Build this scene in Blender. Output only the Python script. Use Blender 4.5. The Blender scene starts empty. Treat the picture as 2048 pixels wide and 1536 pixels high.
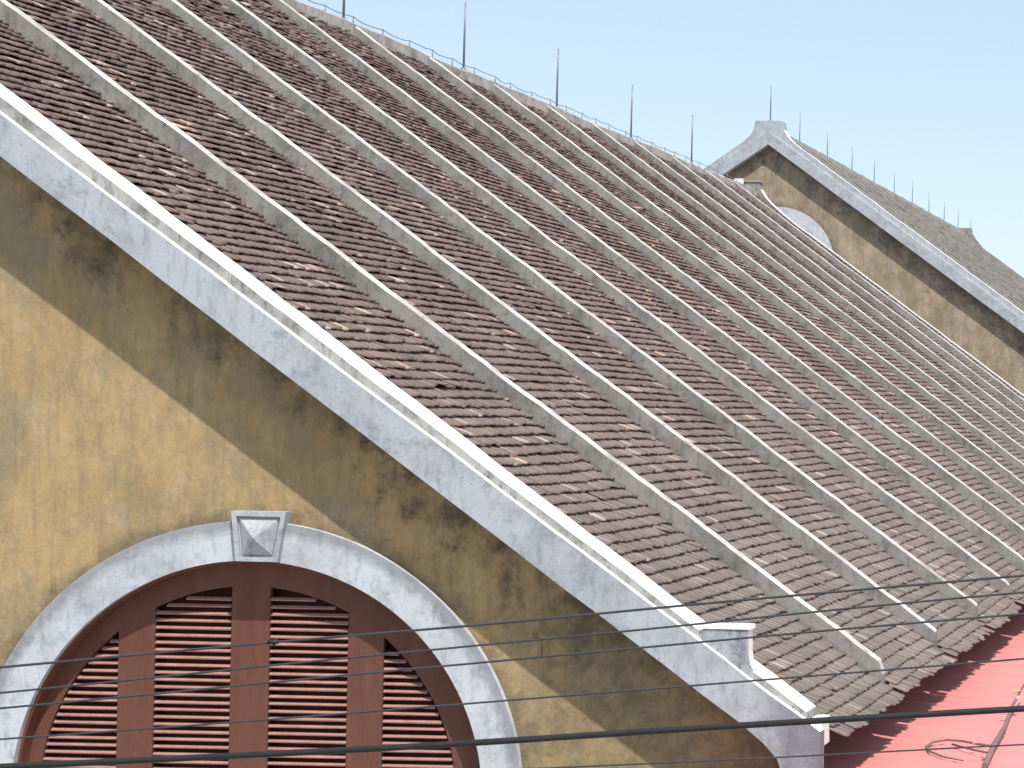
import bpy, bmesh, math, random
import numpy as np
from mathutils import Vector, Matrix

# ------------------------------------------------------------------ camera
scene = bpy.context.scene
C = scene.collection
CAM = Vector((7.5, -17.0, 8.5))
F, VX, VY, ROLL = 4660.0, 2578.0, 820.0, 0.0215
cam_d = bpy.data.cameras.new("camera")
cam = bpy.data.objects.new("camera", cam_d)
C.objects.link(cam)
cam.location = CAM
cam.rotation_euler = (Matrix.Rotation(math.radians(90), 4, 'X') @ Matrix.Rotation(ROLL, 4, 'Z')).to_euler()
cam_d.sensor_fit = 'HORIZONTAL'
cam_d.sensor_width = 36.0
cam_d.lens = 36.0 * F / 2048.0
cam_d.shift_x = -(VX - 1024.0) / 2048.0
cam_d.shift_y = (VY - 768.0) / 2048.0
cam_d.clip_start = 0.1
cam_d.clip_end = 3000
scene.camera = cam

# ------------------------------------------------------------------ light
SUN = Vector((0.62, -1.0, 2.0)).normalized()
world = bpy.data.worlds.new("World")
scene.world = world
world.use_nodes = True
wn = world.node_tree
sky = wn.nodes.new('ShaderNodeTexSky')
sky.sky_type = 'NISHITA'
sky.sun_disc = False
sky.sun_elevation = math.asin(SUN.z)
sky.sun_rotation = math.atan2(SUN.x, SUN.y)
sky.air_density = 1.0
sky.dust_density = 0.35
sky.ozone_density = 1.6
air = wn.nodes.new('ShaderNodeMix')          # thin even summer haze over the clear-sky model
air.data_type = 'RGBA'
air.inputs[0].default_value = 0.55
air.inputs[7].default_value = (4.15, 5.0, 5.95, 1)
wn.links.new(sky.outputs[0], air.inputs[6])
wn.links.new(air.outputs[2], wn.nodes['Background'].inputs[0])
wn.nodes['Background'].inputs[1].default_value = 0.115
ld = bpy.data.lights.new("sun", 'SUN')
ld.energy = 3.9
ld.angle = math.radians(0.7)
ld.color = (1.0, 0.955, 0.89)
lo = bpy.data.objects.new("sun", ld)
C.objects.link(lo)
lo.location = (20, -30, 60)
lo.rotation_euler = SUN.to_track_quat('Z', 'Y').to_euler()
scene.view_settings.view_transform = 'Standard'
scene.view_settings.look = 'None'
scene.view_settings.exposure = 0.5
scene.view_settings.gamma = 1.0

random.seed(7)
rng = np.random.default_rng(11)


# ------------------------------------------------------------------ materials
class N:
    """tiny node-graph helper"""
    def __init__(s, name, rough=0.9):
        s.m = bpy.data.materials.new(name)
        s.m.use_nodes = True
        s.t = s.m.node_tree
        s.b = s.t.nodes['Principled BSDF']
        s.b.inputs['Roughness'].default_value = rough
        s.b.inputs['Specular IOR Level'].default_value = 0.25
        g = s.t.nodes.new('ShaderNodeNewGeometry')
        s.pos = g.outputs['Position']

    def put(s, sock, v):
        if hasattr(v, 'links') or isinstance(v, bpy.types.NodeSocket):
            s.t.links.new(v, sock)
        elif isinstance(v, tuple) and len(v) == 3 and sock.type == 'RGBA':
            sock.default_value = (*v, 1)
        else:
            sock.default_value = v

    def vec(s, scale=(1, 1, 1), rot=(0, 0, 0), loc=(0, 0, 0)):
        n = s.t.nodes.new('ShaderNodeMapping')
        n.inputs['Scale'].default_value = scale
        n.inputs['Rotation'].default_value = rot
        n.inputs['Location'].default_value = loc
        s.t.links.new(s.pos, n.inputs[0])
        return n.outputs[0]

    def noise(s, scale, detail=4, rough=0.6, v=None, dist=0.0):
        n = s.t.nodes.new('ShaderNodeTexNoise')
        s.t.links.new(v if v is not None else s.pos, n.inputs['Vector'])
        n.inputs['Scale'].default_value = scale
        n.inputs['Detail'].default_value = detail
        n.inputs['Roughness'].default_value = rough
        n.inputs['Distortion'].default_value = dist
        return n.outputs['Fac']

    def ramp(s, fac, stops, interp='LINEAR'):
        n = s.t.nodes.new('ShaderNodeValToRGB')
        n.color_ramp.interpolation = interp
        while len(n.color_ramp.elements) < len(stops):
            n.color_ramp.elements.new(0.5)
        for e, (p, c) in zip(n.color_ramp.elements, stops):
            e.position = p
            e.color = (*c, 1) if isinstance(c, tuple) else (c, c, c, 1)
        s.t.links.new(fac, n.inputs[0])
        return n.outputs[0]

    def mix(s, fac, a, b, mode='MIX'):
        n = s.t.nodes.new('ShaderNodeMix')
        n.data_type = 'RGBA'
        n.blend_type = mode
        s.put(n.inputs[0], fac)
        s.put(n.inputs[6], a)
        s.put(n.inputs[7], b)
        return n.outputs[2]

    def math(s, op, a, b=0.0, clamp=False):
        n = s.t.nodes.new('ShaderNodeMath')
        n.operation = op
        n.use_clamp = clamp
        s.put(n.inputs[0], a)
        s.put(n.inputs[1], b)
        return n.outputs[0]

    def sep(s):
        n = s.t.nodes.new('ShaderNodeSeparateXYZ')
        s.t.links.new(s.pos, n.inputs[0])
        return n.outputs

    def attr(s, name):
        n = s.t.nodes.new('ShaderNodeAttribute')
        n.attribute_name = name
        return n.outputs['Fac']

    def out(s, col, bump=None, strength=0.3, dist=0.01):
        s.put(s.b.inputs['Base Color'], col)
        if bump is not None:
            n = s.t.nodes.new('ShaderNodeBump')
            n.inputs['Strength'].default_value = strength
            n.inputs['Distance'].default_value = dist
            s.t.links.new(bump, n.inputs['Height'])
            s.t.links.new(n.outputs[0], s.b.inputs['Normal'])
        return s.m


def mat_plain(name, col, rough=0.8, metal=0.0, var=0.12, scale=20):
    n = N(name, rough)
    n.b.inputs['Metallic'].default_value = metal
    f = n.noise(scale, 3)
    lo_ = tuple(c * (1 - var) for c in col)
    hi_ = tuple(min(1, c * (1 + var)) for c in col)
    return n.out(n.ramp(f, [(0.3, lo_), (0.7, hi_)]), f, 0.2, 0.003)


def mat_ochre(name, apex_x, z0, m, base=((.385, .262, .118), (.465, .325, .160)), grime=1.0, ring=None, dark=0.0, foot=None, mould_shade_col=(.075, .058, .05)):
    """aged ochre limewash; black mould grows in patches under the gable coping and round the arch"""
    n = N(name, 0.95)
    big = n.noise(0.9, 4, 0.6)
    fine = n.noise(28, 3, 0.7)
    col = n.mix(n.ramp(big, [(0.35, 0.0), (0.65, 1.0)]), base[0], base[1])
    # paler worn patches
    worn = n.ramp(n.noise(2.3, 6, 0.72, n.vec((1, 1, .8), loc=(4, 0, 3))), [(0.50, 0.0), (0.68, 1.0)])
    col = n.mix(n.math('MULTIPLY', worn, 0.6), col, (.46, .385, .285))
    # greenish grey damp patches
    damp = n.ramp(n.noise(1.7, 6, 0.75, n.vec((1, 1, .55), loc=(9, 2, 7))), [(0.44, 0.0), (0.60, 1.0)])
    col = n.mix(n.math('MULTIPLY', damp, 0.72 * grime), col, (.235, .195, .13))
    # vertical streaks
    st = n.ramp(n.noise(9, 5, 0.65, n.vec((1.6, 1, .16))), [(0.50, 0.0), (0.72, 1.0)])
    col = n.mix(n.math('MULTIPLY', st, 0.5 * grime), col, (.20, .15, .085))
    # small dark flecks running down
    mid = n.ramp(n.noise(4.2, 6, 0.75, n.vec(loc=(6, 0, 1))), [(0.50, 0.0), (0.66, 1.0)])
    col = n.mix(n.math('MULTIPLY', mid, 0.68 * grime), col, (.27, .205, .12))
    fl = n.ramp(n.noise(22, 4, 0.6, n.vec((1.5, 1, .45))), [(0.64, 0.0), (0.72, 1.0)])
    col = n.mix(n.math('MULTIPLY', fl, 0.55 * grime), col, (.12, .09, .06))
    # mould band under the coping, with painted shade on the far gable
    x, y, z = n.sep()
    d = n.math('SUBTRACT', n.math('SUBTRACT', z0, n.math('MULTIPLY', n.math('ABSOLUTE', n.math('SUBTRACT', x, apex_x)), m)), z)
    edge = n.math('MULTIPLY', n.ramp(n.noise(1.9, 6, 0.7, n.vec((1, 1, .7), loc=(1, 0, 5))), [(.30, 0.0), (.72, 1.0)]), 1.25 + dark)
    band = n.math('MULTIPLY', n.math('SUBTRACT', n.math('SUBTRACT', edge, 0.16 - dark * .3), d), 3.2, True)
    patch = n.ramp(n.noise(3.4, 5, 0.7, n.vec(loc=(3, 0, 2))), [(0.36, 0.15), (0.6, 1.0)])
    mould = n.math('MULTIPLY', band, patch)
    col = n.mix(n.math('MULTIPLY', mould, 0.86), col, mould_shade_col)
    if foot:
        fx, fz, fr = foot
        dx, dz = n.math('SUBTRACT', x, fx), n.math('SUBTRACT', z, fz)
        rr = n.math('SQRT', n.math('ADD', n.math('MULTIPLY', dx, dx), n.math('MULTIPLY', dz, dz)))
        m = n.math('MULTIPLY', n.math('SUBTRACT', n.math('MULTIPLY', n.noise(2.8, 6, .75, n.vec(loc=(2, 0, 8))), fr * 2), rr), 1.6, True)
        col = n.mix(n.math('MULTIPLY', m, .62), col, n.ramp(n.noise(6, 5, .75), [(.42, (.12, .095, .065)), (.60, (.27, .205, .12))]))
    if ring:
        cx, cz, r = ring
        dx = n.math('SUBTRACT', x, cx)
        dz = n.math('SUBTRACT', z, cz)
        rr = n.math('SQRT', n.math('ADD', n.math('MULTIPLY', dx, dx), n.math('MULTIPLY', dz, dz)))
        off = n.math('SUBTRACT', rr, r)
        nb = n.math('MULTIPLY', n.noise(4.5, 5, 0.7), 0.62)
        rb = n.math('MULTIPLY', n.math('SUBTRACT', n.math('SUBTRACT', nb, 0.17), off), 6.0, True)
        col = n.mix(n.math('MULTIPLY', rb, 0.72), col, (.13, .10, .07))
    col = n.mix(0.22, col, n.ramp(fine, [(0.25, .25), (0.75, .95)]), 'MULTIPLY')
    return n.out(col, fine, 0.35, 0.01)


def mat_lime(name, base, dirt, amt=0.5, streak=0.5, foot=None, seed=0.0, fine_amt=.5, rim=None):
    """lime-washed cement with dirt blotches, fine black specks and drip streaks"""
    n = N(name, 0.92)
    big = n.noise(2.2, 6, 0.7, n.vec(loc=(seed, seed, 0)))
    fine = n.noise(34, 4, 0.7, n.vec(loc=(0, seed, 0)))
    col = n.mix(n.math('MULTIPLY', n.ramp(big, [(0.45, 0.0), (0.70, 1.0)]), amt), base, dirt)
    st = n.ramp(n.noise(11, 5, 0.7, n.vec((1.5, 1.5, .35), loc=(seed, 0, seed))), [(0.52, 0.0), (0.70, 1.0)])
    col = n.mix(n.math('MULTIPLY', st, streak), col, tuple(c * 0.6 for c in dirt))
    sp = n.ramp(fine, [(0.60, 0.0), (0.74, 1.0)])
    col = n.mix(n.math('MULTIPLY', sp, fine_amt), col, tuple(c * 0.45 for c in dirt))
    mil = n.ramp(n.noise(5.5, 6, 0.75, n.vec(loc=(seed * 3, 1, seed))), [(0.53, 0.0), (0.68, 1.0)])
    col = n.mix(n.math('MULTIPLY', mil, amt * .75), col, tuple(c * 0.7 for c in dirt))
    x, y, z = n.sep()
    if foot:                      # soot gathered at the foot of the rake
        m = n.math('MULTIPLY', n.math('SUBTRACT', n.math('ADD', x, n.math('MULTIPLY', n.noise(2.6, 5, .7), 1.6)), foot), 1.5, True)
        col = n.mix(n.math('MULTIPLY', m, .72), col, (.10, .105, .12))
    if rim:                       # mildew along the outer edge of the arch
        cx, cz, ro = rim
        dx, dz = n.math('SUBTRACT', x, cx), n.math('SUBTRACT', z, cz)
        rr = n.math('SQRT', n.math('ADD', n.math('MULTIPLY', dx, dx), n.math('MULTIPLY', dz, dz)))
        m = n.math('MULTIPLY', n.math('ADD', n.math('SUBTRACT', rr, ro), n.math('MULTIPLY', n.noise(7, 5, .75), .17)), 14.0, True)
        m = n.math('MULTIPLY', m, n.math('LESS_THAN', rr, ro + .028))
        col = n.mix(n.math('MULTIPLY', m, .6), col, (.15, .15, .16))
    return n.out(col, fine, 0.35, 0.008)


def mat_tiles(name, far=False):
    n = N(name, 0.9)
    t = n.attr('tint')
    col = n.ramp(t, [(0.0, (.110, .074, .062)), (0.25, (.170, .119, .101)), (0.6, (.240, .175, .149)),
                     (0.86, (.275, .208, .182)), (0.93, (.42, .32, .265)), (0.965, (.62, .49, .40)), (1.0, (.50, .27, .17))])
    x, y, z = n.sep()
    # grey lichen spreads over the lower courses, iron-red in the upper ones
    low = n.math('MULTIPLY', n.math('SUBTRACT', n.math('ADD', x, n.math('MULTIPLY', n.noise(.8, 4), 3.0)), 1.4), 0.28, True)
    col = n.mix(n.math('MULTIPLY', low, 0.5), col, (.270, .235, .200))
    up = n.math('MULTIPLY', n.math('SUBTRACT', -1.2, n.math('ADD', x, n.math('MULTIPLY', n.noise(.7, 4), 3.0))), 0.22, True)
    col = n.mix(n.math('MULTIPLY', up, 0.55), col, (.140, .094, .090))
    b = n.ramp(n.noise(1.6, 5, .7), [(0.35, .62), (0.65, 1.18)])
    col = n.mix(0.5, col, b, 'MULTIPLY')
    f = n.noise(60, 3, .7)
    col = n.mix(0.5, col, n.ramp(f, [(0.3, .55), (0.7, 1.3)]), 'MULTIPLY')
    return n.out(col, f, 0.4, 0.006)


def mat_wood():
    n = N('maroon paint', 0.6)
    f = n.noise(3, 5, .7, n.vec((3, 1, .4)))
    g = n.noise(40, 3, .6, n.vec((1.5, 1, .3)))
    col = n.mix(n.ramp(f, [(.35, 0.), (.7, 1.)]), (.125, .048, .034), (.155, .063, .044))
    col = n.mix(.3, col, n.ramp(g, [(.3, .7), (.7, 1.15)]), 'MULTIPLY')
    return n.out(col, g, .15, .003)


M_OCHRE = mat_ochre('ochre limewash', -6.5, 13.61, .7338, ring=(-.02, 5.53, 2.0), foot=(3.1, 5.9, 1.5))
M_OCHRE_FAR = mat_ochre('ochre limewash far', -9.92, 16.92, .706, base=((.33, .255, .19), (.41, .325, .245)), grime=1.3,
                        ring=(-9.59, 13.0, 1.88), dark=.25, mould_shade_col=(.115, .10, .105))  # mould greyed and spread to include the coping's painted shade
M_BAND = mat_lime('pale blue limewash', (.395, .415, .450), (.25, .26, .28), .8, .5, seed=1, fine_amt=.5, foot=4.3)
M_BAND_DARK = mat_lime('sooty limewash', (.33, .35, .385), (.085, .09, .10), .95, .8, seed=5)
M_COPE = mat_lime('dirty cement', (.36, .355, .34), (.15, .145, .135), .95, .85, seed=2)
M_TOP = mat_lime('white limewash and painted sunlight', (.78, .765, .74), (.46, .44, .41), .45, .2, seed=3, fine_amt=.2)  # white on caps and blocks; on upward ledges it paints in the sunlight
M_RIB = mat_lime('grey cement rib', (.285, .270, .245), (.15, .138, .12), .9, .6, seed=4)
M_RIBTOP = mat_lime('cement with painted sunlight', (.60, .56, .52), (.24, .22, .20), .85, .3, seed=6, fine_amt=.25)  # rib cement made paler: sunlit brightness painted into the upward faces
M_RIDGE = mat_lime('ridge mortar', (.40, .375, .345), (.17, .155, .14), .9, .5, seed=7, fine_amt=.7)
M_RING = mat_lime('arch limewash', (.50, .515, .555), (.30, .31, .33), .8, .5, seed=8, fine_amt=.55, rim=(-.02, 5.53, 1.97))
M_KEY = mat_lime('keystone cement', (.41, .42, .45), (.16, .16, .155), .9, .4, seed=9)
M_TILE = mat_tiles('clay fish-scale tiles')
M_WOOD = mat_wood()
M_SLAT = mat_plain('faded louvre paint', (.34, .175, .145), .6, var=.15, scale=12)
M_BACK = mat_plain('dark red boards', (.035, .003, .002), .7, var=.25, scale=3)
M_METAL = mat_plain('galvanised rod', (.22, .23, .25), .5, .6)
M_WIRE = mat_plain('weathered wire', (.045, .046, .052), .6)
M_CABLE = mat_plain('black cable sheath', (.022, .020, .022), .5)
M_DARK = mat_plain('eave boards', (.06, .035, .03), .9)
M_WALLSIDE = mat_plain('side wall plaster', (.42, .28, .12), .95, var=.25, scale=2)
M_TWIG = mat_plain('dry twig', (.20, .135, .11), .9)
M_LEAF = mat_plain('dry leaf', (.62, .34, .20), .8)


# ------------------------------------------------------------------ object helpers
def link(name, me, mats, parent=None, at=None):
    o = bpy.data.objects.new(name, me)
    for m in (mats if isinstance(mats, (list, tuple)) else [mats]):
        me.materials.append(m)
    C.objects.link(o)
    if parent is not None:
        o.parent = parent
        o.matrix_parent_inverse = Matrix.Translation(-root_loc(parent))
    return o


def root_loc(o):
    v = Vector(o.location)
    while o.parent is not None:
        o = o.parent
        if o.type == 'EMPTY':
            return Vector((0, 0, 0)) if False else Vector((0, 0, 0))
    return v


def thing(name, label, cat, loc, group=None):
    o = bpy.data.objects.new(name, None)
    o.location = loc
    C.objects.link(o)
    o['label'] = label
    o['category'] = cat
    if group:
        o['group'] = group
    return o


def tag(o, label, cat, group=None):
    o['label'] = label
    o['category'] = cat
    if group:
        o['group'] = group
    return o


def mesh(name, verts, faces, mats, parent=None, midx=None, smooth=False):
    me = bpy.data.meshes.new(name)
    me.from_pydata([tuple(v) for v in verts], [], faces)
    if midx is not None:
        me.polygons.foreach_set('material_index', midx)
    if smooth:
        me.polygons.foreach_set('use_smooth', [True] * len(me.polygons))
    me.update()
    return link(name, me, mats, parent)


def plate_bm(bm, outer, holes, y0, y1, mi_front=0, mi_side=0, mi_top=None, top_nz=0.35):
    """solid plate standing in the XZ plane between y0 (front) and y1, with holes"""
    for y, flip in ((y0, False), (y1, True)):
        es = []
        for loop in [outer] + holes:
            vs = [bm.verts.new((x, y, z)) for x, z in loop]
            es += [bm.edges.new((vs[i], vs[(i + 1) % len(vs)])) for i in range(len(vs))]
        r = bmesh.ops.triangle_fill(bm, use_beauty=True, edges=es, normal=(0, -1 if not flip else 1, 0))
        for f in r['geom']:
            if isinstance(f, bmesh.types.BMFace):
                f.material_index = mi_front
                if (f.normal.y > 0) != flip:
                    f.normal_flip()
    def area(lp):
        return sum(lp[i][0] * lp[(i + 1) % len(lp)][1] - lp[(i + 1) % len(lp)][0] * lp[i][1] for i in range(len(lp)))
    for k, loop in enumerate([outer] + holes):
        n = len(loop)
        ccw = area(loop) > 0
        if k > 0:
            ccw = not ccw
        for i in range(n):
            a, b = loop[i], loop[(i + 1) % n]
            vs = [bm.verts.new(p) for p in ((a[0], y0, a[1]), (b[0], y0, b[1]), (b[0], y1, b[1]), (a[0], y1, a[1]))]
            if ccw:
                vs.reverse()
            f = bm.faces.new(vs)
            f.normal_update()
            f.material_index = mi_side
            if mi_top is not None and f.normal.z > top_nz:
                f.material_index = mi_top


def bm_done(name, bm, mats, parent=None, bevel=0):
    bmesh.ops.remove_doubles(bm, verts=bm.verts, dist=1e-5)
    me = bpy.data.meshes.new(name)
    bm.to_mesh(me)
    bm.free()
    return link(name, me, mats, parent)


def plate(name, outer, holes, y0, y1, mats, parent=None, mi_top=None, mi_side=0):
    bm = bmesh.new()
    plate_bm(bm, outer, holes, y0, y1, 0, mi_side, mi_top)
    return bm_done(name, bm, mats, parent)


def box_bm(bm, x0, x1, y0, y1, z0, z1, mi=0, jit=0.0):
    vs = []
    for x in (x0, x1):
        for y in (y0, y1):
            for z in (z0, z1):
                vs.append(bm.verts.new((x + random.uniform(-jit, jit), y + random.uniform(-jit, jit), z + random.uniform(-jit, jit))))
    for q in ((0, 1, 3, 2), (4, 6, 7, 5), (0, 4, 5, 1), (2, 3, 7, 6), (0, 2, 6, 4), (1, 5, 7, 3)):
        f = bm.faces.new([vs[i] for i in q])
        f.material_index = mi


def tube(name, pts, rad, mats, parent=None, sides=8, rads=None, bm=None):
    own = bm is None
    if own:
        bm = bmesh.new()
    pts = [Vector(p) for p in pts]
    rings = []
    for i, p in enumerate(pts):
        a = pts[max(i - 1, 0)]
        b = pts[min(i + 1, len(pts) - 1)]
        d = (b - a).normalized()
        u = d.orthogonal().normalized() if abs(d.z) > .9 else d.cross(Vector((0, 0, 1))).normalized()
        w = d.cross(u)
        r = rads[i] if rads else rad
        rings.append([bm.verts.new(p + (u * math.cos(2 * math.pi * k / sides) + w * math.sin(2 * math.pi * k / sides)) * r) for k in range(sides)])
    for i in range(len(rings) - 1):
        for k in range(sides):
            f = bm.faces.new((rings[i][k], rings[i + 1][k], rings[i + 1][(k + 1) % sides], rings[i][(k + 1) % sides]))
            f.smooth = True
    bm.faces.new(rings[0])
    bm.faces.new(list(reversed(rings[-1])))
    bmesh.ops.recalc_face_normals(bm, faces=bm.faces)
    if own:
        return bm_done(name, bm, mats, parent)


def arc(cx, cz, r, a0, a1, n):
    return [(cx + r * math.cos(a0 + (a1 - a0) * i / n), cz + r * math.sin(a0 + (a1 - a0) * i / n)) for i in range(n + 1)]


def arch_loop(cx, cz, r, zb, n=72):
    """arched opening: half circle above cz, straight jambs down to zb"""
    return [(cx + r, zb)] + arc(cx, cz, r, 0, math.pi, n) + [(cx - r, zb)]


# ------------------------------------------------------------------ ground
me = bpy.data.meshes.new('ground')
me.from_pydata([(-1500, -400, 0), (1500, -400, 0), (1500, 2500, 0), (-1500, 2500, 0)], [], [(0, 1, 2, 3)])
g = link('ground', me, mat_plain('packed earth and paving', (.36, .335, .295), .95, var=.2, scale=.6))
g['kind'] = 'structure'


# ------------------------------------------------------------------ roof tiles
def smooth_noise(u, v, seed):
    r = np.random.default_rng(seed)
    o = np.zeros_like(u)
    for k in range(7):
        fu, fv, ph = r.uniform(-1, 1), r.uniform(-1, 1), r.uniform(0, 6.28)
        s = 1.0 + k * .9
        o += np.sin(fu * s * u + fv * s * v + ph) / (1 + .6 * k)
    return o / 2.6


def tiled_slope(name, parent, ridge_x, ridge_z, m, eave_x, y0, y1, rib_ys, expo, tw, th, mats, seed=1, sign=1):
    """one slope laid with individual clay tiles with pointed tails; every tile has its own tint, tilt and offset"""
    r = np.random.default_rng(seed)
    cs = 1 / math.sqrt(1 + m * m)
    run = abs(eave_x - ridge_x)
    L = run / cs
    rows = int(L / expo)
    nt = int((y1 - y0) / tw)
    R, T = np.meshgrid(np.arange(rows + 1), np.arange(nt), indexing='ij')
    R = R.ravel().astype(float)
    T = T.ravel().astype(float)
    n = len(R)
    yc = y0 + (T + .5) * tw + r.normal(0, .004, n) * tw / .15 
    s_end = L - (rows - R) * expo                      # tail position down the slope
    s_end = s_end + smooth_noise(yc * 1.1, s_end * .35, seed + 1) * .016 + r.normal(0, .0035, n)
    s_end += np.where(r.random(n) < .02, r.uniform(-.04, .035, n), 0)
    ll = expo * 1.35
    h = smooth_noise(yc * .55, s_end * .45, seed + 2) * .015 + smooth_noise(yc * 2.3, s_end * 2.1, seed + 3) * .006
    # the field dips beside every rib where the tiles were cut and bedded
    for ry in rib_ys:
        dd = ry - yc
        h = h - np.where((dd > 0) & (dd < .55), .040 * (1 - dd / .55) ** 2, 0)
        dd = yc - ry
        h = h - np.where((dd > 0) & (dd < .4), .01 * (1 - dd / .4) ** 2, 0)
    rough = np.clip((2.8 + smooth_noise(yc * .4, s_end * .3, seed + 5) * 2.2 - s_end) / 3.0, 0, 1)   # worn, jumbled courses near the ridge
    jt = 1 + rough * 2.6
    h0 = h + r.normal(0, .002, n) * jt
    h1 = h + th + r.normal(0, .004, n) * jt
    tw_l = r.normal(0, .002, n) * jt                   # roll of the tile
    skew = r.normal(0, .004, n) * jt
    s_end = s_end + r.normal(0, .006, n) * rough * 2
    loose = r.random(n) < (.003 + rough * .02)
    h1 = h1 + np.where(loose, r.uniform(.01, .04, n), 0)
    skew = skew + np.where(loose, r.normal(0, .03, n), 0)
    keep = np.ones(n, bool)
    for ry in rib_ys:
        keep &= ~(np.abs(yc - ry) < .05)
    keep &= ~((r.random(n) < .004 + rough * .012) & (R < rows - 1))
    last = R >= rows
    keep &= ~(last & (r.random(n) < .05))
    s_end = np.where(last, s_end + r.normal(0, .014, n), s_end)
    w = tw * .5 * .99
    c = tw * .20
    loc = [(-w, -ll), (-w, -c), (-w * .55, 0), (w * .55, 0), (w, -c), (w, -ll)]
    V = np.zeros((n, 12, 3))
    nx, nz = m * cs * sign, cs                         # slope normal
    dx, dz = cs * sign, -m * cs
    for k, (a, b) in enumerate(loc):
        f = 1 + b / ll
        hh = h0 + (h1 - h0) * f + tw_l * (a / w)
        s = np.minimum(s_end + b, L + .05)
        s = np.maximum(s, -.02)
        y = yc + a + skew * f
        for j, drop in ((0, 0.0), (6, th * .38)):
            hz = hh - drop
            V[:, k + j, 0] = ridge_x + dx * s + nx * hz
            V[:, k + j, 1] = y
            V[:, k + j, 2] = ridge_z + dz * s + nz * hz
    V = V[keep]
    nk = len(V)
    q = np.array([(0, 1, 4, 5), (1, 2, 3, 4), (0, 6, 7, 1), (1, 7, 8, 2), (2, 8, 9, 3), (3, 9, 10, 4), (4, 10, 11, 5)])
    if sign < 0:
        q = q[:, ::-1]
    Fc = (q[None] + (np.arange(nk) * 12)[:, None, None]).reshape(-1)
    me = bpy.data.meshes.new(name)
    me.vertices.add(nk * 12)
    me.vertices.foreach_set('co', V.reshape(-1))
    nf = nk * 7
    me.loops.add(nf * 4)
    me.loops.foreach_set('vertex_index', Fc)
    me.polygons.add(nf)
    me.polygons.foreach_set('loop_start', np.arange(nf) * 4)
    me.polygons.foreach_set('loop_total', np.full(nf, 4))
    me.update(calc_edges=True)
    t = np.clip(.5 + smooth_noise(V[:, 2, 1] * .9, V[:, 2, 0] * .9, seed + 9) * .15 + r.normal(0, .10, nk), 0, .88)
    # runs of replaced, paler tiles
    pale = r.random(nk) < .05 + .07 * np.clip(smooth_noise(V[:, 2, 1] * .8, V[:, 2, 0] * 1.1, seed + 12), 0, 1)
    t = np.where(pale, r.uniform(.90, .985, nk), t)
    t = np.where(r.random(nk) < .0012, 1.0, t)
    a = me.attributes.new('tint', 'FLOAT', 'FACE')
    a.data.foreach_set('value', np.repeat(t, 7).astype(np.float32))
    return link(name, me, mats, parent)


def rib(name, parent, y, w, h, x0, x1, plane, mats, seg=90, seed=0, wob=.006, sign=1, apex_x=0.0):
    """raised cement rib running down a slope; plane(x) = roof height"""
    r = random.Random(seed)
    V, Fc, mi = [], [], []
    dy = 0
    tip = r.choice([.95, .9, .7, .45])
    for i in range(seg + 1):
        f = i / seg if i < seg else 1.0
        if i == seg - 1:
            f = 1 - .035 / abs(x1 - x0)
        x = x0 + (x1 - x0) * f
        dz = r.uniform(-wob, wob) + math.sin(f * 17 + seed) * .005 + math.sin(f * 61 + seed * 3) * .0025
        dy = math.sin(f * 9 + seed * 2) * .007 + r.uniform(-wob, wob) * .6
        hh = h * (1 if i < seg - 1 else .98 if i == seg - 1 else tip) + dz
        zb = plane(x)
        V += [(x, y - w / 2 + dy, zb - .12), (x, y - w / 2 + dy, zb + hh - .014), (x, y - w / 2 + .014 + dy, zb + hh),
              (x, y + w / 2 - .014 + dy, zb + hh), (x, y + w / 2 + dy, zb + hh - .014), (x, y + w / 2 + dy, zb - .12)]
    for i in range(seg):
        a, b = i * 6, i * 6 + 6
        for k in range(5):
            q = (a + k, a + k + 1, b + k + 1, b + k)
            Fc.append(q if sign < 0 else q[::-1])
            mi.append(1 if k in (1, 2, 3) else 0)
    n = len(V)
    Fc.append((n - 6, n - 5, n - 4, n - 3, n - 2, n - 1)); mi.append(0)
    Fc.append((5, 4, 3, 2, 1, 0)); mi.append(0)
    return mesh(name, V, Fc, mats, parent, mi)


def rod(parent, x, y, z, h, lean=0.0, r=.021):
    bm = bmesh.new()
    tube('', [(x, y, z - .05), (x + lean * .3, y, z + h * .5), (x + lean, y, z + h * .97)], r, None, sides=6, bm=bm,
         rads=[r, r * .9, r * .7])
    tube('', [(x + lean, y, z + h * .96), (x + lean, y, z + h)], r, None, sides=6, bm=bm, rads=[r * .7, r * .15])
    tube('', [(x, y, z - .02), (x, y, z + .05)], r * 2.2, None, sides=8, bm=bm)
    return bm_done('lightning_rod', bm, M_METAL, parent)


# ================================================================== near hall
AX, RZ, MS = -6.5, 13.805, .72
EAVE = 4.32
Y_END = 43.3
plane = lambda x: 9.125 - MS * x if x >= AX else 9.125 - MS * (2 * AX - x)
hall = thing('tile_roofed_hall', 'near hall with ochre gable, arched maroon shutter and long ribbed brown tile roof',
             'building', (AX, 21.5, 0))
RIBS = [2.6 + 2.93 * k for k in range(14)]

XE_L = 2 * AX - EAVE
mir = lambda x: 2 * AX - x
# gable wall with arched opening (and the two other openings of the gable stay beyond the frame)
zl = lambda x: 8.843 - .7338 * x
wall_x = 4.02
outer = [(wall_x, 0), (wall_x, zl(wall_x) + .1), (AX, zl(AX) + .15), (mir(wall_x), zl(wall_x) + .1), (mir(wall_x), 0)]
ACX, ACZ, AR = -.02, 5.53, 1.712
plate('gable_wall', outer, [arch_loop(ACX, ACZ, AR, 3.3)], 0.0, .34, M_OCHRE, hall)
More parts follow.
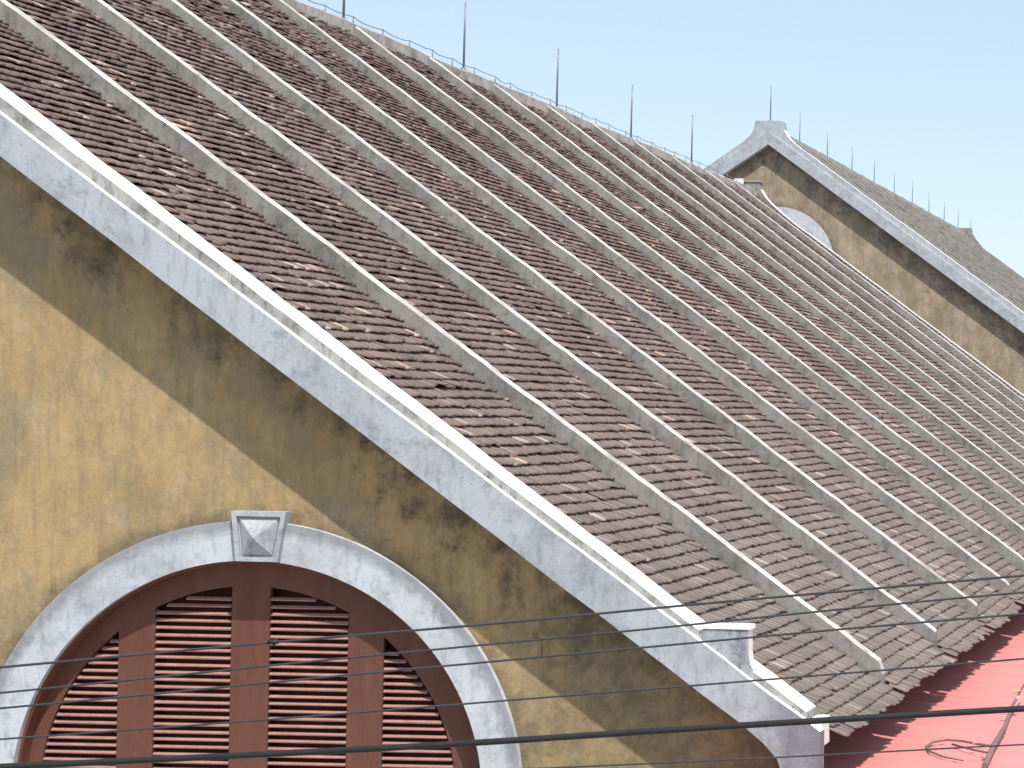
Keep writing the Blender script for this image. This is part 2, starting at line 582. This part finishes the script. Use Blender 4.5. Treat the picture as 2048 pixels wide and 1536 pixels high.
# side walls, back wall
bm = bmesh.new()
box_bm(bm, 3.0, 3.3, .343, Y_END - .3, 0, plane(3.3) - .32)
bm_done('side_wall', bm, M_WALLSIDE, hall)
bm = bmesh.new()
box_bm(bm, mir(wall_x) + .003, mir(wall_x) + .35, .343, Y_END - .3, 0, plane(wall_x) - .32)
bm_done('side_wall', bm, M_WALLSIDE, hall)
plate('back_wall', outer, [], Y_END - .297, Y_END, M_OCHRE, hall)
# roof boarding under the tiles (keeps light out, shows as the dark eave)
V = []
for yy in (.02, Y_END - .02):
    V += [(AX, yy, RZ - .05), (EAVE - .26, yy, plane(EAVE - .26) - .05), (EAVE - .26, yy, plane(EAVE - .26) - .14), (AX, yy, RZ - .2),
          (mir(EAVE - .26), yy, plane(EAVE - .26) - .14), (mir(EAVE - .26), yy, plane(EAVE - .26) - .05)]
mesh('roof_boarding', V, [(0, 1, 7, 6), (1, 2, 8, 7), (2, 3, 9, 8), (3, 4, 10, 9), (4, 5, 11, 10), (5, 0, 6, 11), (0, 5, 4, 3), (0, 3, 2, 1),
                          (6, 9, 10, 11), (6, 7, 8, 9)], M_DARK, hall)
tiled_slope('roof_tiles', hall, AX, RZ, MS, EAVE, .01, Y_END - .25, RIBS, .122, .106, .042, M_TILE, seed=3)
# the other slope is never seen from this side of the ridge: broader courses
tiled_slope('roof_tiles', hall, AX, RZ, MS, XE_L, .01, Y_END - .25, [], .30, .40, .035, M_TILE, seed=5, sign=-1)
for k, y in enumerate(RIBS):
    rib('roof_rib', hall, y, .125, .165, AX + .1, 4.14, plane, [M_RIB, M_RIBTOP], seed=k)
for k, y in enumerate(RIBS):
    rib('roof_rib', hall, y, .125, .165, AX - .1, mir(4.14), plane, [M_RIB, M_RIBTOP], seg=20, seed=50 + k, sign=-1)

# ridge cap, lumpy mortar
V, Fc, mi = [], [], []
ns = 150
rr = random.Random(5)
for i in range(ns + 1):
    y = .0 + (Y_END - .1) * i / ns
    zt = 13.90 + rr.uniform(-.011, .011) + math.sin(y * .8) * .012
    w = .19 + rr.uniform(-.012, .012) + .015 * math.sin(y * 1.7)
    V += [(AX - w - .02, y, plane(AX - w) - .06), (AX - w, y, zt - .05), (AX - .09, y, zt), (AX + .09, y, zt), (AX + w, y, zt - .05),
          (AX + w + .02, y, plane(AX + w) - .06 - rr.uniform(0, .015))]
for i in range(ns):
    a, b = i * 6, i * 6 + 6
    for k in range(5):
        Fc.append((a + k, a + k + 1, b + k + 1, b + k)[::-1])
        mi.append(1 if k in (1, 2, 3) else 0)
Fc.append((0, 1, 2, 3, 4, 5)[::-1]); mi.append(0)
n6 = len(V)
Fc.append(tuple(range(n6 - 6, n6))); mi.append(0)
mesh('ridge_cap', V, Fc, [M_RIDGE, M_RIDGE], hall, mi)

# rake moulding: pale blue front band
zm = lambda x: 9.157 - .721 * x
zt_ = lambda x: 9.240 - .7294 * x


def wob_line(fn, x0, x1, n, amp, seed):
    r = random.Random(seed)
    return [(x0 + (x1 - x0) * i / n, fn(x0 + (x1 - x0) * i / n) + r.uniform(-amp, amp)) for i in range(n + 1)]


right_low = wob_line(zl, AX, 3.62, 40, .004, 1) + [(3.80, 6.04), (3.90, 5.93), (3.945, 5.80), (3.955, 4.6), (4.205, 4.6), (4.205, 6.09)]
right_top = wob_line(zm, 4.203, AX, 60, .005, 2)
lowL = [(mir(x), z) for x, z in reversed(right_low)][:-1]
topL = [(mir(x), z) for x, z in reversed(right_top)][1:]
loop = lowL + right_low + right_top + topL
plate('rake_moulding', loop, [], -.37, -.22, [M_BAND, M_TOP], hall, mi_top=1)
bk = [(AX, zl(AX) + .01), (3.6, zl(3.6) + .01), (3.9, 5.95), (3.93, zm(3.93) - .1), (AX, zm(AX) - .1)]
bk = bk[:4] + [(AX, zm(AX) - .1)] + [(mir(x), z) for x, z in reversed(bk[:4])][:3]
plate('rake_backing', bk, [], -.217, -.003, M_BAND, hall)
# rake coping: set back above the moulding, top faces painted sunlit white, with its square pedestal near the foot
top = [(4.10, 6.17)] + wob_line(zt_, 4.085, 3.70, 5, .003, 3) + [] + \
      wob_line(zt_, 3.64, AX + .34, 70, .005, 4) + [(AX + .30, 14.0), (AX + .28, 14.3)]
bot = [(mir(x), z) for x, z in reversed(top)]
low = [(4.10, zm(4.10) - .08), (AX, zm(AX) - .08), (mir(4.10), zm(4.10) - .08)]
loop = top + bot + [low[2], low[1], low[0]]
plate('rake_coping', loop, [], -.29, .06, [M_COPE, M_TOP], hall, mi_top=1)
ped = [(3.33, 6.84), (3.33, 6.70), (3.70, 6.42), (3.70, 6.56), (3.676, 6.60), (3.664, 6.68), (3.660, 6.84)]
plate('coping_pedestal', ped, [], -.302, -.165, [M_BAND_DARK, M_TOP], hall, mi_side=1)
bm = bmesh.new()
box_bm(bm, 3.318, 3.676, -.31, -.15, 6.842, 6.873, 0, .002)
bm_done('pedestal_cap', bm, M_TOP, hall)
# small stop block at the very foot of the rake
bm = bmesh.new()
box_bm(bm, 4.103, 4.19, -.25, .045, 6.00, 6.20, 0, .004)
bm_done('foot_block', bm, M_TOP, hall)
# sooty foot of the moulding returns round the corner
bm = bmesh.new()
box_bm(bm, 3.97, 4.19, -.355, -.2, 4.3, 4.598)
bm_done('gable_corbel', bm, M_BAND_DARK, hall)

# far verge coping of the near hall with raised, flared apex block
fl = [(EAVE - .1, plane(EAVE - .1) + .02)] + wob_line(lambda x: plane(x) + .062, EAVE - .3, -4.9, 40, .006, 6) + \
     [(-5.25, 12.95), (-5.62, 13.24), (-5.93, 13.50), (-6.12, 13.70), (-6.24, 13.90), (-6.28, 14.08)]
fl2 = [(mir(x), z) for x, z in reversed(fl)]
loop = fl + fl2 + [(mir(EAVE - .1), plane(EAVE) - .2), (AX, RZ - .3), (EAVE - .1, plane(EAVE) - .2)]
plate('verge_coping', loop, [], Y_END - .25, Y_END + .1, [M_RIB, M_TOP], hall, mi_top=1)
bm = bmesh.new()
box_bm(bm, AX - .27, AX + .27, Y_END - .28, Y_END + .15, 14.082, 14.11, 0)
bm_done('apex_cap', bm, M_RIDGE, hall)
bm = bmesh.new()
box_bm(bm, AX - .36, AX - .16, Y_END - .46, Y_END - .31, 13.93, 14.14, 0, .01)
bm_done('painted_box', bm, M_TOP, hall)

# lightning rods and their wire along the ridge
for k in range(-3, 5):
    y = 17.2 + 4.98 * k
    rod(hall, AX, y, 13.9, 1.17, lean=random.uniform(-.03, .02))
bm = bmesh.new()
pts = []
posts = [0.6 + 1.0 * i + random.uniform(-.15, .15) for i in range(42)]
for a, b in zip(posts[:-1], posts[1:]):
    sag = random.uniform(.01, .05)
    for i in range(6):
        f = i / 6
        pts.append((AX + .02 + random.uniform(-.008, .008), a + (b - a) * f, 14.02 - sag * 4 * f * (1 - f) + random.uniform(-.006, .006)))
tube('', pts, .007, None, sides=5, bm=bm)
for p in posts:
    tube('', [(AX + .02, p, 13.87), (AX + .02, p, 14.03)], .009, None, sides=5, bm=bm)
bm_done('lightning_wire', bm, M_METAL, hall)


# ---- arched shutter window
def window(parent, y, cx, cz, R_out, R_in, zb, full=True, ring_mat=M_RING):
    # painted frame board with four louvre openings
    pc = cx - .07
    ra = R_in * .894
    holes = []
    xs = [(pc - ra, -1.06 + cx + .02), (-.796 + cx + .02, -.234 + cx + .02), (.046 + cx + .02, .626 + cx + .02), (.887 + cx + .02, pc + ra)]
    tops = [6.655, 6.985, 6.985, 6.655]
    for x0, x1 in xs:
        L_ = []
        n = 24
        for i in range(n + 1):
            x = x1 + (x0 - x1) * i / n
            dz = ra * ra - (x - pc) ** 2
            L_.append((x, cz - .02 + math.sqrt(max(dz, 0.0))))
        if x0 == pc - ra:
            L_ = [(p[0], p[1]) for p in L_]
        holes.append([(x1, zb + .14)] + L_ + [(x0, zb + .14)])
    frame = plate('window', arch_loop(cx, cz, R_in, zb + .002), holes, y + .12, y + .165, M_WOOD, parent)
    # lining of the reveal, painted the same maroon
    n = 60
    A = arch_loop(cx, cz, R_in - .001, zb + .003, n)
    B = arch_loop(cx, cz, R_in - .020, zb + .02, n)
    bm = bmesh.new()
    plate_bm(bm, A, [B], y - .004, y + .118)
    bm_done('reveal_lining', bm, M_WOOD, frame)
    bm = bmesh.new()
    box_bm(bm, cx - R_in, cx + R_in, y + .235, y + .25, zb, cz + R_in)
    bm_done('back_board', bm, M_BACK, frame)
    step = .0548
    for j, (x0, x1) in enumerate(xs):
        bm = bmesh.new()
        z = 6.95 + (cz - 5.53) + (0.0 if j < 2 else .003)
        while z > zb + .16:
            dz = z + .012 - (cz - .02)
            half = math.sqrt(max(ra * ra - max(dz, 0) ** 2, 0))
            a, b = max(x0, pc - half), min(x1, pc + half)
            if b - a > .06 and dz < ra:
                t = random.uniform(-.002, .002)
                e = .004
                # tilted board: upper edge inside, lower edge outside
                p = [(y + .119, z - .016 + t), (y + .116, z - .008 + t), (y + .142, z + .008 + t), (y + .145, z + .000 + t)]
                vs0 = [bm.verts.new((a + e, yy, zz)) for yy, zz in p]
                vs1 = [bm.verts.new((b - e, yy, zz + random.uniform(-.0015, .0015))) for yy, zz in p]
                for k in range(4):
                    bm.faces.new((vs0[k], vs0[(k + 1) % 4], vs1[(k + 1) % 4], vs1[k]))
                bm.faces.new(vs0[::-1])
                bm.faces.new(vs1)
            z -= step
        bmesh.ops.recalc_face_normals(bm, faces=bm.faces)
        bm_done('louvre_panel', bm, M_SLAT, frame)
    return frame


win = window(hall, 0.0, ACX, ACZ, 2.0, AR, 3.3)
# arch surround (in two halves of one mesh, butted against the keystone)
bm = bmesh.new()
for a0, a1 in ((0, math.radians(84.9)), (math.radians(93.6), math.pi)):
    o_ = arc(ACX, ACZ, 2.0, a0, a1, 40)
    i_ = arc(ACX, ACZ, AR, a1, a0, 40)
    if a0 == 0:
        lp = [(ACX + 2.0, 3.3)] + o_ + i_ + [(ACX + AR, 3.3)]
    else:
        lp = o_ + [(ACX - 2.0, 3.3), (ACX - AR, 3.3)] + i_
    plate_bm(bm, lp, [], -.055, -.002)
bm_done('arch_surround', bm, M_RING, win)
# keystone: tapering block, raised border, pyramid
bm = bmesh.new()
KO = [(-.154, 7.604), (.244, 7.604), (.189, 7.240), (-.115, 7.240)]
KI = [(-.118, 7.568), (.205, 7.568), (.158, 7.272), (-.086, 7.272)]
plate_bm(bm, KO[::-1], [KI[::-1]], -.105, -.001)
plate_bm(bm, [(x, z) for x, z in KI][::-1], [], -.075, -.002)
KP = [(-.100, 7.552), (.186, 7.552), (.142, 7.288), (-.070, 7.288)]
vs = [bm.verts.new((x, -.0755, z)) for x, z in KP]
vs2 = [bm.verts.new((x, -.085, z)) for x, z in KP]
ap = bm.verts.new((.035, -.165, 7.41))
for i in range(4):
    bm.faces.new((vs[i], vs[(i + 1) % 4], vs2[(i + 1) % 4], vs2[i]))
    bm.faces.new((vs2[i], vs2[(i + 1) % 4], ap))
bmesh.ops.recalc_face_normals(bm, faces=bm.faces)
bm_done('keystone', bm, M_KEY, win)

# ================================================================== far hall
FX, FZ, FM = -9.92, 16.92, .706
FY, FY1 = 60.4, 106.0
hall2 = thing('tile_roofed_hall', 'far ochre hall whose gable peak with flared apex block shows above the near roof',
              'building', (FX, 83, 0))
fw = 10.6
fm = lambda x: 2 * FX - x
zf = lambda x, c=0.0: FZ + c - FM * abs(x - FX)
outer = [(FX + fw, 0), (FX + fw, zf(FX + fw) + .1), (FX, FZ + .1), (FX - fw, zf(FX - fw) + .1), (FX - fw, 0)]
plate('gable_wall', outer, [arch_loop(-9.59, 13.0, 1.15, 10.8)], FY, FY + .35, M_OCHRE_FAR, hall2)
plate('back_wall', outer, [], FY1 - .3, FY1, M_OCHRE_FAR, hall2)
for s in (1, -1):
    bm = bmesh.new()
    xa, xb = sorted((FX + s * (fw - .003), FX + s * (fw - .35)))
    box_bm(bm, xa, xb, FY + .353, FY1 - .303, 0, zf(FX + fw) - .2)
    bm_done('side_wall', bm, M_WALLSIDE, hall2)
win2 = plate('window', arch_loop(-9.59, 13.0, 1.15, 10.802), [], FY + .12, FY + .17, M_WOOD, hall2)
bm = bmesh.new()
plate_bm(bm, arch_loop(-9.59, 13.0, 1.88, 10.8), [arch_loop(-9.59, 13.0, 1.15, 10.8)], FY - .055, FY - .002)
bm_done('arch_surround', bm, M_RING, win2)


def sym(pts):
    return pts + [(fm(x), z) for x, z in reversed(pts) if abs(x - FX) > 1e-6]


lo_r = [(FX, FZ), (FX + fw + .3, zf(FX + fw + .3))]
up_r = wob_line(lambda x: zf(x, .43), FX + fw + .3, FX, 40, .006, 9)
loop = [(fm(lo_r[1][0]), lo_r[1][1])] + lo_r + up_r + [(fm(x), z) for x, z in reversed(up_r)][1:]
plate('rake_moulding', loop, [], FY - .33, FY - .003, [M_BAND, M_TOP], hall2, mi_top=1)
up = wob_line(lambda x: zf(x, .66), FX + fw + .2, FX + 1.05, 40, .008, 10) + \
    [(FX + .80, 17.02), (FX + .62, 17.20), (FX + .50, 17.42), (FX + .45, 17.70)]
loop = up + [(fm(x), z) for x, z in reversed(up)] + [(FX - fw - .2, zf(FX + fw + .2, .25)), (FX, FZ + .25), (FX + fw + .2, zf(FX + fw + .2, .25))]
plate('rake_coping', loop, [], FY - .26, FY + .3, [M_BAND, M_TOP], hall2, mi_top=1)
fplane = lambda x: FZ + .42 - FM * abs(x - FX)
V = []
for yy in (FY + .303, FY1 - .02):
    V += [(FX, yy, fplane(FX) - .05), (FX + fw + .3, yy, fplane(FX + fw + .3) - .05), (FX + fw + .3, yy, fplane(FX + fw + .3) - .2), (FX, yy, fplane(FX) - .3),
          (FX - fw - .3, yy, fplane(FX + fw + .3) - .2), (FX - fw - .3, yy, fplane(FX + fw + .3) - .05)]
mesh('roof_boarding', V, [(0, 1, 7, 6), (1, 2, 8, 7), (2, 3, 9, 8), (3, 4, 10, 9), (4, 5, 11, 10), (5, 0, 6, 11), (0, 5, 4, 3), (0, 3, 2, 1),
                          (6, 9, 10, 11), (6, 7, 8, 9)], M_DARK, hall2)
RIBS2 = [FY + 2.8 + 2.93 * k for k in range(14)]
tiled_slope('roof_tiles', hall2, FX, fplane(FX), FM, FX + fw + .35, FY + .31, FY1 - .3, RIBS2, .20, .30, .032, M_TILE, seed=21)
tiled_slope('roof_tiles', hall2, FX, fplane(FX), FM, FX - fw - .35, FY + .31, FY1 - .3, [], .40, .60, .035, M_TILE, seed=22, sign=-1)
for k, y in enumerate(RIBS2):
    rib('roof_rib', hall2, y, .16, .22, FX + .1, FX + fw + .1, fplane, [M_RIB, M_RIB], seg=30, seed=80 + k)
V, Fc = [], []
for i in range(61):
    y = FY + .31 + (FY1 - FY - .6) * i / 60
    zt = 17.55 + rr.uniform(-.015, .015)
    V += [(FX - .2, y, fplane(FX + .2) - .05), (FX - .17, y, zt - .04), (FX, y, zt), (FX + .17, y, zt - .04), (FX + .2, y, fplane(FX + .2) - .05)]
for i in range(60):
    for k in range(4):
        a, b = i * 5, i * 5 + 5
        Fc.append((a + k, b + k, b + k + 1, a + k + 1))
mesh('ridge_cap', V, Fc, M_RIDGE, hall2)
fl = [(FX + fw, fplane(FX + fw) + .15)] + [(FX + 1.1, fplane(FX + 1.1) + .14), (FX + .7, 17.2), (FX + .5, 17.5), (FX + .45, 17.72)]
loop = fl + [(fm(x), z) for x, z in reversed(fl)] + [(FX - fw, fplane(FX + fw) - .2), (FX, FZ), (FX + fw, fplane(FX + fw) - .2)]
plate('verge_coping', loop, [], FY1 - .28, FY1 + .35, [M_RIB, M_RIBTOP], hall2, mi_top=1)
rod(hall2, FX, FY - .05, 17.70, 1.2, r=.024)
for k in range(10):
    rod(hall2, FX, FY + 4.9 * (k + 1) - .3, 17.55, random.uniform(.92, 1.12), lean=random.uniform(-.02, .02), r=.018)

# ================================================================== red sheet roof beside the hall
def mat_red():
    n = N('faded red roof paint', .55)
    big = n.noise(.9, 5, .7, n.vec((.35, 1, 1)))
    f = n.noise(9, 5, .7, n.vec((.3, 2.5, 1)))
    col = n.mix(n.ramp(big, [(.35, 0.), (.68, 1.)]), (.57, .21, .19), (.63, .25, .225))
    col = n.mix(n.math('MULTIPLY', n.ramp(f, [(.55, 0.), (.75, 1.)]), .35), col, (.42, .12, .10))
    return n.out(col, f, .1, .004)


M_RED = mat_red()
shed = thing('red_metal_roof_shed', 'low lean-to with a faded salmon red sheet roof tucked under the tiled eave', 'shed', (9, 20, 0))
red = lambda x: 8.5 - 2.86 - .1 * (x - 4.2)
V, Fc = [], []
x0, x1 = 3.32, 13.0
prof = []
y = -1.2
while y < 46:
    prof += [(y, 0.0), (y + .35, 0.0), (y + .366, .004), (y + .384, .004), (y + .40, 0.0)]
    y += .40
cols = [x0, x1]
for (yy, hh) in prof:
    for x in cols:
        V.append((x, yy, red(x) + hh))
for i in range(len(prof) - 1):
    if abs(prof[i][0] - prof[i + 1][0]) < 1e-6:
        continue
    Fc.append((i * 2, i * 2 + 1, i * 2 + 3, i * 2 + 2))
mesh('roof_sheet', V, Fc, M_RED, shed)
bm = bmesh.new()
box_bm(bm, x0 + .02, x1 - .2, -1.0, 45.8, 0, red(x1) - .12)
bm_done('shed_wall', bm, M_WALLSIDE, shed)

# dry branch caught on the red roof
br = thing('dry_branch', 'bare dry branch with a looped twig lying on the red sheet roof', 'branch', (5.0, 2.6, 5.57))
tube('branch_stem', [(5.12, 1.7, 5.59), (5.08, 2.6, 5.63), (5.06, 3.5, 5.66), (5.00, 4.6, 5.71), (4.99, 5.8, 5.80)], .02, M_TWIG, br,
     rads=[.026, .024, .019, .015, .008], sides=7)
tube('twig', [(5.08, 2.55, 5.625), (4.95, 2.6, 5.635), (4.80, 2.72, 5.64), (4.66, 2.78, 5.64), (4.56, 2.66, 5.635), (4.535, 2.42, 5.63),
              (4.60, 2.2, 5.625), (4.74, 2.02, 5.61), (4.92, 1.9, 5.60)], .010, M_TWIG, br, sides=6,
     rads=[.012, .011, .011, .010, .010, .010, .009, .008, .006])
tube('twig', [(5.07, 2.3, 5.61), (4.93, 2.42, 5.615), (4.80, 2.56, 5.62), (4.72, 2.66, 5.62)], .008, M_TWIG, br, sides=6)
for (x, y, z, s, a) in [(4.985, 5.1, 5.77, .05, .3), (5.02, 4.9, 5.74, .06, 1.1), (4.93, 5.3, 5.76, .05, 2.0), (4.95, 4.5, 5.70, .04, .6),
                        (5.07, 2.2, 5.66, .035, 1.4), (4.93, 2.5, 5.65, .03, .2)]:
    V = [(x - s * math.cos(a), y - s * math.sin(a) * 2, z - .01), (x + s * .4 * math.sin(a), y - s * .5 * math.cos(a), z + .012),
         (x + s * math.cos(a), y + s * math.sin(a) * 2, z + .005), (x - s * .4 * math.sin(a), y + s * .5 * math.cos(a), z + .02)]
    mesh('dry_leaf', V, [(0, 1, 2), (0, 2, 3)], M_LEAF, br)

# ================================================================== utility wires crossing in front
WY = -9.0


def wire(name, pts, r, m, label, cat='wire', y=WY, group=None):
    """pts = (x, z) of the hanging line at depth y; carried on well past both sides of the view"""
    (xa, za), (xb, zb) = pts[0], pts[-1]
    sl = (pts[1][1] - za) / (pts[1][0] - xa)
    sr = (zb - pts[-2][1]) / (xb - pts[-2][0])
    full = []
    for d in (14, 10, 6, 3, 1.2):
        full.append((xa - d, za - sl * d + .004 * d * d))
    full += pts
    for d in (1.2, 3, 6, 10, 14):
        full.append((xb + d, zb + sr * d + .004 * d * d))
    P3 = [(x, y, z) for x, z in full]
    # resample smoothly
    out = []
    for i in range(len(P3) - 1):
        a, b = Vector(P3[i]), Vector(P3[i + 1])
        k = max(2, int((b - a).length / .25))
        for j in range(k):
            out.append(a.lerp(b, j / k))
    out.append(Vector(P3[-1]))
    for _ in range(3):
        out = [out[0]] + [(out[i - 1] + out[i] * 2 + out[i + 1]) / 4 for i in range(1, len(out) - 1)] + [out[-1]]
    o = tube(name, out, r, m, None, sides=8)
    return tag(o, label, cat, group)


GW = 'overhead wires across the lower part of the scene'
wire('overhead_wire', [(3.094, 7.521), (3.267, 7.541), (3.884, 7.612), (4.286, 7.656), (4.705, 7.698), (4.948, 7.726), (5.287, 7.767), (5.506, 7.793), (6.09, 7.857), (6.603, 7.912)],
     .0043, M_WIRE, 'uppermost thin overhead wire, the one with a dark splice in front of the shutter', group=GW)
wire('overhead_wire', [(3.096, 7.433), (3.507, 7.482), (3.886, 7.532), (4.29, 7.580), (4.59, 7.615), (4.944, 7.657), (5.288, 7.697), (5.508, 7.724), (6.11, 7.802), (6.604, 7.854)],
     .0037, M_WIRE, 'second thin overhead wire from the top, a short tie hanging from it', group=GW)
wire('overhead_wire', [(3.097, 7.38), (3.623, 7.441), (4.022, 7.489), (4.291, 7.522), (4.642, 7.561), (4.951, 7.597), (5.29, 7.635), (5.995, 7.719), (6.605, 7.78)],
     .0037, M_WIRE, 'third thin overhead wire from the top, just below the hanging tie', group=GW)
wire('overhead_wire', [(3.1, 7.274), (3.511, 7.313), (3.89, 7.349), (4.294, 7.389), (4.703, 7.432), (5.293, 7.491), (6.192, 7.584), (6.609, 7.626)],
     .0034, M_WIRE, 'fourth thin overhead wire, running alone between the upper three and the thick cable', group=GW)
wire('overhead_wire', [(4.80, 7.205), (4.99, 7.217), (5.298, 7.236), (5.941, 7.281), (6.456, 7.322), (6.615, 7.332)],
     .0029, M_WIRE, 'lowest thin overhead wire, beneath the thick cable and crossing the red roof', group=GW)
wire('power_cable', [(3.102, 7.182), (3.892, 7.237), (4.418, 7.274), (4.746, 7.300), (5.296, 7.350), (5.939, 7.405), (6.612, 7.457)],
     .0112, M_CABLE, 'thick black power cable slung across the bottom of the gable', 'cable', y=WY - .02)
# splice sleeve on the top wire, hanging tie on the second
bm = bmesh.new()
tube('', [(4.012, WY, 7.627), (4.046, WY, 7.631)], .0085, None, sides=8, bm=bm)
tube('', [(4.028, WY, 7.634), (4.036, WY, 7.612)], .005, None, sides=6, bm=bm)
tag(bm_done('wire_splice', bm, M_CABLE, None), 'small dark splice clamped on the uppermost thin wire', 'splice')
bm = bmesh.new()
tube('', [(4.930, WY, 7.662), (4.952, WY, 7.665), (4.954, WY, 7.640), (4.953, WY, 7.600)], .0020, None, sides=6, bm=bm)
tag(bm_done('wire_tie', bm, M_WIRE, None), 'short bent tie joining the second and third thin wires', 'wire tie')
